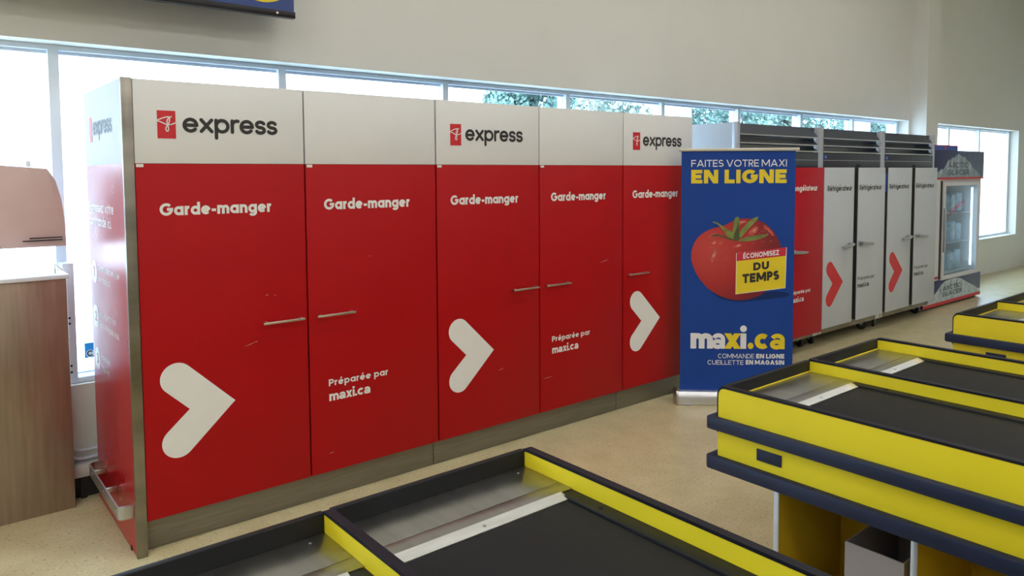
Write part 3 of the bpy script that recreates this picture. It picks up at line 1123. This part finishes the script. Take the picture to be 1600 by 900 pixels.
art('drop_shade_print', [(250, 690), (420, 760), (620, 790), (900, 745), (1040, 760), (1050, 800), (900, 815), (640, 850), (500, 848), (370, 810)], BLUED, .0008)
art('tomato_print', [(116, 430), (128, 335), (165, 262), (225, 203), (300, 165), (380, 145), (440, 130), (520, 82), (620, 64), (725, 76), (805, 108), (875, 168), (925, 240), (958, 315), (972, 405), (966, 500), (932, 605), (880, 705), (800, 775), (700, 818), (600, 836), (500, 829), (400, 798), (310, 748), (240, 683), (178, 602), (135, 512)], TOM, .0012)
for pts in ([(270, 255), (300, 215), (350, 195), (360, 225), (310, 250)], [(300, 290), (340, 265), (365, 285), (350, 315), (310, 315)], [(375, 290), (405, 275), (425, 290), (400, 315), (378, 312)], [(505, 335), (550, 305), (600, 305), (590, 335), (530, 345)], [(510, 110), (580, 88), (640, 84), (640, 104), (570, 128), (520, 132)], [(650, 200), (700, 150), (740, 135), (750, 170), (710, 215), (670, 235)], [(300, 470), (310, 400), (340, 350), (375, 340), (370, 390), (345, 440), (320, 490)], [(790, 120), (840, 150), (890, 205), (900, 240), (850, 200), (800, 150)]):
    art('sheen_print', pts, TOML, .002)
for pts in ([(535, 330), (560, 312), (585, 312), (575, 328)], [(315, 300), (340, 280), (352, 292), (335, 308)], [(560, 102), (610, 92), (630, 96), (600, 108)], [(318, 440), (325, 400), (345, 372), (352, 385), (340, 425)], [(690, 185), (715, 160), (730, 165), (712, 195)]):
    art('glint_print', pts, TOMH, .0026)
dots = MB()
rnd = random.Random(3)
for _ in range(60):
    a, b = tc(rnd.uniform(640, 880), rnd.uniform(140, 300))
    disc(dots, bp, a, b, rnd.uniform(.0012, .0028), .0028, 8)
for _ in range(25):
    a, b = tc(rnd.uniform(280, 480), rnd.uniform(330, 460))
    disc(dots, bp, a, b, rnd.uniform(.001, .0022), .0028, 8)
dots.build('droplet_print', TOMH, scr, smooth=False, fixn=False)
art('leaf_print', [(290, 245), (330, 214), (380, 216), (440, 236), (500, 256), (560, 282), (500, 272), (440, 250), (380, 232), (335, 230)], STEMD, .003, 1)
art('leaf_print', [(303, 98), (360, 98), (420, 145), (480, 180), (512, 200), (520, 262), (465, 245), (430, 190), (375, 125)], STEMG, .0034, 1)
art('leaf_print', [(762, 48), (700, 60), (640, 108), (600, 158), (572, 190), (572, 262), (620, 205), (680, 140)], STEMG, .0034, 1)
art('leaf_print', [(852, 212), (760, 220), (680, 232), (600, 250), (550, 280), (640, 282), (720, 270), (800, 246)], STEMG, .0034, 1)
art('stem_print', [(505, 175), (525, 62), (548, 50), (572, 64), (565, 170), (572, 275), (510, 262)], STEMG, .004, 1)
art('stem_print', [(545, 150), (562, 90), (566, 170), (575, 260), (560, 278), (515, 262), (520, 215)], STEMD, .0044, 1)
TL, TR, BR, BL = tc(548, 392), tc(1010, 335), tc(1003, 713), tc(546, 773)
ml, mr = tc(547, 466), tc(1006, 415)
flat('price_tag', bp, [BL, BR, mr, ml], VYEL, scr, .005)
flat('price_tag', bp, [ml, mr, TR, TL], TAGRED, scr, .005)
flat('price_tag_edge', bp, [(BL[0] - .004, BL[1] - .004), (BR[0] + .004, BR[1] - .004), (TR[0] + .004, TR[1]), (TL[0] - .004, TL[1])], VWHITE, scr, .0047)
tu = Vector((mr[0] - ml[0], mr[1] - ml[1]))
tw = tu.length
tu.normalize()
tagp = Plane(bp.p(BL[0], BL[1], .0055), BU * tu.x + Vector((0, 0, tu.y)), Vector((0, 0, 1)))
hh = ml[1] - BL[1]
letters('tag_lettering', 'DU', tagp, tw * .345, tw * .665, hh * .655, hh * .24 * K, .38, VBLACK, scr, gap=.14, off=.0008)
letters('tag_lettering', 'TEMPS', tagp, tw * .125, tw * .875, hh * .30, hh * .28 * K, .38, VBLACK, scr, gap=.12, off=.0008)
letters('tag_lettering', 'ÉCONOMISEZ', tagp, tw * .135, tw * .865, hh + .012, .038 * K, .30, VWHITE, scr, gap=.14, off=.0008)

# ------------------------------------------------------------------ checkout counters
RZ, PZ, CYB = .90, .85, -1.90        # rail top, deck height, back end


def rail(parent, x, y0, name='side_rail', zlo=.60, outer=True):
    """yellow board with a rounded far top corner and black rubber edging on top"""
    th = .022
    r = .03
    c = [(y0, zlo), (CYB - .001, zlo)] + [(CYB - .001 - r + r * cos(radians(a)), RZ - .004 - r + r * sin(radians(a))) for a in range(0, 91, 15)] + [(y0, RZ - .004)]
    b = MB().prism([(x, y, z) for y, z in c], (th, 0, 0)).build(name, YEL, parent)
    e = MB()
    path = [(CYB + .003, zlo + .12 if outer else PZ)] + [(CYB - r + (r + .004) * cos(radians(a)), RZ - .004 - r + (r + .008) * sin(radians(a))) for a in range(0, 91, 15)] + [(y0, RZ + .004)]
    inn = [(CYB - .001, path[0][1])] + [(CYB - r + (r - .001) * cos(radians(a)), RZ - .005 - r + r * sin(radians(a))) for a in range(0, 91, 15)] + [(y0, RZ - .005)]
    for k in range(len(path) - 1):
        q = []
        for xx in (x - .0015, x + th + .0015):
            for (P) in (path[k], path[k + 1], inn[k + 1], inn[k]):
                q.append(e.bm.verts.new((xx, P[0], P[1])))
        for f in ((0, 1, 2, 3), (7, 6, 5, 4), (0, 4, 5, 1), (2, 6, 7, 3)):
            e.bm.faces.new([q[i] for i in f])
    bmesh.ops.remove_doubles(e.bm, verts=e.bm.verts[:], dist=1e-5)
    e.build('rubber_edging', EDGE, b)
    return b


def counter(x0, label, y0=-4.3, lip=True):
    """double lane checkout, lanes running towards the camera"""
    LW = .64
    x1, x2 = x0 + LW, x0 + 2 * LW
    th = .022
    t = thing('checkout_counter', label, 'checkout counter', (x0 + LW, (CYB + y0) / 2, 0), 'yellow double-belt checkout counters')
    rail(t, x0, y0)
    rail(t, x1, y0, 'divider_rail', PZ - .03, False)
    rail(t, x2, y0)
    for a, b in ((x0 + th, x1), (x1 + th, x2)):
        MB().box(a, b, CYB - .022, CYB - .002, .62, RZ - .002, bev=.002).build('end_board', BLACK, t)
        # steel deck plate in two pieces, bright bevelled strip, belt and side gap cover
        y = CYB - .0225
        p = MB().box(a, b, -2.073, y, PZ - .012, PZ, bev=.0008)
        p.build('deck_plate', PLATE, t)
        p = MB().box(a, b, -2.126, -2.0745, PZ - .012, PZ, bev=.0008)
        p.build('deck_plate', PLATE, t)
        s = MB()
        s.prism([(a + .012, -2.1265, PZ + .002), (a + .012, -2.160, PZ - .006), (a + .012, -2.160, PZ - .010), (a + .012, -2.1265, PZ - .010)], (b - a - .055, 0, 0))
        sb = s.build('bevel_strip', BRIGHT, t)
        MB().cyl(((a + b) / 2 - .01, -2.143, PZ - .0045), ((a + b) / 2 - .01, -2.1435, PZ - .0015), .005, 12).build('screw', GREY, sb)
        MB().box(a + .006, b - .052, y0 + .02, -2.161, PZ - .03, PZ - .008, bev=.004).build('belt', BELT, t)
        g = MB().box(b - .050, b - .001, y0 + .02, -2.128, PZ - .03, PZ - .002, bev=.002).build('gap_cover', BLACK, t)
        MB().cyl((b - .026, -2.26, PZ - .003), (b - .026, -2.26, PZ - .0005), .007, 14).build('sensor', EDGE, g)
        mb = MB()
        mb.cyl((a + .03, -1.96, PZ - .002), (a + .03, -1.96, PZ + .0012), .004, 10)
        mb.cyl((b - .05, -1.95, PZ - .002), (b - .05, -1.95, PZ + .0012), .004, 10)
        mb.build('deck_screw', GREY, t)
        if lip:
            MB().box(a, b, CYB - .0245, CYB - .0225, PZ, PZ + .004).build('deck_edge', YEL, t)
    MB().box(x0 + th, x2, y0 + .02, CYB - .03, .62, PZ - .035).build('deck_core', BLACK, t)
    # two navy bumpers all round the end
    for (z0, z1) in ((.735, .783), (.580, .632)):
        bm = MB()
        xa, xb, ya, yb = x0 - .034, x2 + th + .034, CYB + .036, CYB + .0025
        bm.prism([(xa, y0, z0), (x0 - .0002, y0, z0), (x0 - .0002, yb, z0), (x2 + th + .0002, yb, z0), (x2 + th + .0002, y0, z0), (xb, y0, z0), (xb, ya - .012, z0), (xb - .012, ya, z0), (xa + .012, ya, z0), (xa, ya - .012, z0)], (0, 0, z1 - z0), bev=.006)
        bm.build('bumper', NAVY, t)
    # socket plate in the yellow band
    sp = MB().box(x0 - .006, x0 - .0002, -2.172, -2.072, .662, .706, bev=.0028)
    sp = sp.build('socket_plate', NAVY, t)
    MB().cyl((x0 - .006, -2.125, .682), (x0 - .0075, -2.125, .682), .008, 16).build('key_socket', GAP, sp)
    # open pedestal below: upright boards with pale edge trim facing the aisle
    for k, yb in enumerate((-2.125, -2.605, -3.10, -3.60, -4.10)):
        b = MB().box(x0 + .034, x2 - .03, yb - .018, yb, 0, .60).build('upright', YELIN, t)
        MB().box(x0 + .030, x0 + .0338, yb - .0195, yb + .0015, 0, .579, bev=.001).build('edge_trim', TRIM, b)
    MB().box(x0 + .50, x0 + .52, -4.10, -2.143, .002, .60).build('pedestal_back', YELIN, t)
    MB().box(x0 + .05, x0 + .50, -4.10, -2.143, .06, .08).build('pedestal_shelf', YELIN, t)
    return t


counter(-.665, 'yellow double-belt checkout counter in the foreground, closest to the red lockers', lip=False)
counter(1.61, 'yellow double-belt checkout counter on the right with navy bumpers and an open pedestal')
counter(3.885, 'yellow checkout counter farthest right, only its rounded corner and bumper showing')
bx = thing('cardboard_box', 'cardboard box, its colour darkened for shade, inside the open pedestal of the right checkout', 'box', (1.9, -2.46, .08))
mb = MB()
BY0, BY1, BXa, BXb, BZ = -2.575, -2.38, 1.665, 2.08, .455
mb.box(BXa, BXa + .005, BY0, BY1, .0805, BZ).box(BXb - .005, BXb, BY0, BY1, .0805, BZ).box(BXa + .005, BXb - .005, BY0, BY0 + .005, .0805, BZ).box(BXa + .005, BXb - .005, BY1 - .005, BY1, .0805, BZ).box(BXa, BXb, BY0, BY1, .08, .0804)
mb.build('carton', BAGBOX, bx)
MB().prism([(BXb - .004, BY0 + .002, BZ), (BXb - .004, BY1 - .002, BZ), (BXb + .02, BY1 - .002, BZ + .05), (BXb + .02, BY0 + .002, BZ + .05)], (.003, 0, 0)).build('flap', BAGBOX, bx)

# ------------------------------------------------------------------ hanging sign
SY = .70
t = thing('hanging_sign', 'blue hanging sign with black frame and a yellow curve, near the ceiling on the left', 'sign', (-.6, SY, 2.648))
MB().box(-2.2, 1.055, SY + .004, SY + .040, 2.68, 3.20).build('panel', SIGNBLUE, t)
fr = MB()
fr.box(-2.23, 1.062, SY, SY + .045, 2.648, 2.686, bev=.002).box(-2.23, 1.062, SY, SY + .045, 3.192, 3.226, bev=.002).box(-2.23, -2.195, SY, SY + .045, 2.686, 3.192)
f = fr.build('frame', mat('black metal frame', (.02, .018, .02), .35, metal=.5, vary=.2, vscale=3), t)
MB().cyl((.95, SY, 2.668), (.95, SY - .004, 2.668), .007, 14).build('screw', CHROME, f)
mb = MB()
ribbon(mb, front(SY + .004), arc(.865, 2.945, .165, .165, 0, 360, 48), .12, False, .001)
mb.build('yellow_ring', VYEL, t, smooth=False, fixn=False)
for x in (-1.9, .7):
    MB().cyl((x, SY + .02, 3.22), (x, SY + .02, 5.2), .004, 8).build('hanger_wire', GREY, t)

# ------------------------------------------------------------------ left edge: steel unit, poster, pipes, heater, sticker
t = thing('steel_service_unit', 'tall brown stainless steel service unit standing at the left edge below the window', 'cabinet', (-.5, .86, 0))
BST = mat('brown reflecting stainless', (.36, .29, .235), .38, metal=.85, vary=.15, vscale=3, aniso=(14, 1, 1))
MB().box(-1.05, -.160, .78, .948, .0, 1.20, bev=.004).build('body', BST, t)
MB().box(-1.07, -.150, .76, .948, 1.2005, 1.222, bev=.004).build('top', FRAME, t)
MB().tube([(-.20, .85, 1.222), (-.20, .85, 1.27), (-.165, .85, 1.235)], .006, 10).build('hook', CHROME, t)
p = MB()
pts = [(-.46, 1.36), (-.135, 1.357), (-.138, 1.48), (-.150, 1.60), (-.175, 1.70), (-.21, 1.76), (-.46, 1.78)]
p.prism([(x, .90 + .02 * cos(x * 9), z) for x, z in pts], (0, .003, 0))
pp = tag(p.build('poster', PAPER, None, smooth=False), 'pale pink paper notice hung against the window at the left edge', 'poster')
tm = MB()
for z, a in ((1.405, -.30), (1.392, -.33)):
    tm.box(a, -.155, .885, .890, z - .003, z + .003)
tm.build('printed_line', VBLACK, pp)
box('hanging_strip', FRAME, pp, -.30, -.28, .90, .948, 1.77, 1.80)

t = thing('wall_pipes', 'two pale painted pipes bending along the wall below the left window', 'pipe', (.4, .91, .2))
for z, r in ((.250, .40), (.205, .40)):
    dx = (.250 - z) * .15
    path = [(-.155 - dx, .915, .62), (-.155 - dx, .915, z + .055)] + [(-.155 - dx + .055 - .055 * cos(radians(a)), .915, z + .055 - .055 * sin(radians(a))) for a in range(15, 91, 15)] + [(.6, .915, z)]
    MB().tube(path, .0085, 12).build('pipe', PIPE, t)
t = thing('baseboard_heater', 'low cream baseboard heater along the foot of the wall behind the lockers', 'heater', (1.2, .9, 0))
MB().box(-.155, 2.6, .875, .949, .115, .185, bev=.006).build('cover', HEATER, t)
MB().box(-.155, 2.6, .90, .949, 0, .1145).build('shade_plate', GAP, t)  # black sheet standing in for the dark shadow below the heater
for x in (-.12, 2.5):
    MB().box(x, x + .03, .88, .8999, 0, .1145).build('foot', GAP, t)

st = thing('window_sticker', 'small cyan payment sticker on the lower left window pane', 'sticker', (.02, GY + .048, .74))
pl = front(GY + .0495)
flat('backing', pl, [(-.035, .698), (.06, .698), (.06, .782), (-.035, .782)], STICK, st, .0)
mb = MB()
ribbon(mb, pl, arc(-.008, .722, .013, .013, 40, 320, 20), .007, False, .0012)
mb.build('emblem', VBLACK, st, smooth=False, fixn=False)
mb = MB()
disc(mb, pl, -.008, .722, .021, .0006, n=28)
mb.build('emblem_disc', VWHITE, st, smooth=False, fixn=False)

# ------------------------------------------------------------------ outside
struct(box('ground', PAVE, None, -60, 120, 1.25, 150, -.25, -.05))
b = thing('apartment_building', 'pale multi-storey building with banded windows seen through the left windows', 'building', (0, 85, 0))
MB().box(-30, 17.0, 80, 95, -.05, 26).build('wall', FACADE, b)
for r in range(9):
    for c in range(7):
        x, z = 12.0 - c * 6.2, .95 + r * 2.52
        wf = MB().box(x, x + 2.72, 79.9, 79.99, z, z + 1.95, bev=.02).build('window', FRAME, b)
        for k in range(3):
            MB().box(x + .06 + k * .9, x + .86 + k * .9, 79.86, 79.899, z + .08, z + 1.87).build('pane', DGLASS, wf)
MB().box(-30.3, 17.3, 79.6, 80, 25.5, 26.2).build('cornice', FACADE, b)
b2 = thing('brick_house', 'pale low building seen through the small window past the wall pier', 'building', (48, 18, 0))
MB().box(40.5, 60, 15, 22, -.05, 4.2).build('wall', mat('pale pink brick', (.62, .52, .49), .85, vary=.06), b2)
for x in (41.5, 44.5, 47.5, 50.5):
    MB().box(x, x + 1.3, 14.93, 14.99, 1.6, 3.2, bev=.01).build('window', DGLASS, b2)
MB().prism([(40.2, 14.7, 4.2), (40.2, 22.3, 4.2), (40.2, 18.5, 5.4)], (20.1, 0, 0)).build('roof', CONC, b2)


def column(x, y, r, label):
    c = thing('outdoor_column', label, 'column', (x, y, -.05), 'pale concrete columns outside the windows')
    MB().tube([(x, y, -.05), (x, y, 3.4)], r, 32).build('shaft', CONC, c)
    MB().box(x - r * 1.3, x + r * 1.3, y - r * 1.3, y + r * 1.3, 3.4, 3.6, bev=.01).build('capital', CONC, c)
    MB().box(x - r * 1.2, x + r * 1.2, y - r * 1.2, y + r * 1.2, -.05, .15, bev=.01).build('plinth', CONC, c)


column(2.14, 2.5, .135, 'round pale concrete column outside, seen above the second locker door')
column(6.97, 2.5, .16, 'round pale concrete column outside, seen left of the louvred freezer')
column(11.85, 2.5, .16, 'round pale concrete column outside, seen above the last white fridge')
box_ = thing('utility_post', 'slim pale square post outside beside the nearest round column', 'post', (2.465, 3.6, -.05))
MB().box(2.42, 2.51, 3.55, 3.64, -.05, 3.4, bev=.01).build('shaft', CONC, box_)
MB().box(2.39, 2.54, 3.52, 3.67, 3.4, 3.45, bev=.005).build('cap', CONC, box_)


def tree(x, y, h, r, label, leafm, seed, n):
    t = thing('street_tree', label, 'tree', (x, y, -.05), 'trees across the street')
    rn = random.Random(seed)
    MB().tube([(x, y, -.05), (x + .05, y, h * .3), (x - .05, y + .05, h * .62)], [.2, .15, .08], 12).build('trunk', BARK, t)
    blobs = []
    for k in range(34):
        a = rn.uniform(0, 2 * pi)
        z = rn.uniform(.34, .93)
        d = r * rn.uniform(.1, .80) * (1 - abs(z - .6) * 1.1)
        blobs.append((x + d * cos(a), y + d * sin(a), h * z, r * rn.uniform(.20, .34)))
    mb = MB()
    for _ in range(n):
        bx_, by_, bz_, br = rn.choice(blobs)
        v = Vector((rn.gauss(0, 1), rn.gauss(0, 1), rn.gauss(0, 1))).normalized()
        c = Vector((bx_, by_, bz_)) + v * br * rn.uniform(.55, 1.05)
        s = rn.uniform(.05, .10)
        a1 = (v + Vector((rn.uniform(-.7, .7), rn.uniform(-.7, .7), rn.uniform(-.7, .7)))).normalized()
        u = a1.orthogonal().normalized()
        w_ = a1.cross(u)
        mb.poly([c - u * s, c - w_ * s * .6, c + u * s, c + w_ * s * .6])
    mb.build('foliage', leafm, t, smooth=False, fixn=False)


tree(11.75, 11, 5.6, 1.7, 'leafy green tree outside, seen above the third and fourth locker doors', LEAF, 1, 9000)
tree(15.5, 12, 6.0, 2.0, 'glare-paled leafy tree outside, seen above the last locker doors', LEAF2, 2, 11000)
tree(20.3, 11, 6.6, 2.3, 'leafy green tree outside, seen above the white freezer side', LEAF, 3, 12000)
tree(24.9, 11.4, 6.8, 2.3, 'leafy green tree outside, seen above the louvred freezer head', LEAF, 4, 12000)
tree(29.4, 11, 6.8, 2.1, 'leafy green tree outside, seen above the louvred head of the middle fridge', LEAF, 5, 12000)
tree(33.5, 11.5, 6.8, 1.9, 'leafy green tree outside, nearest the wall pier', LEAF, 6, 10000)
bpy.context.view_layer.update()
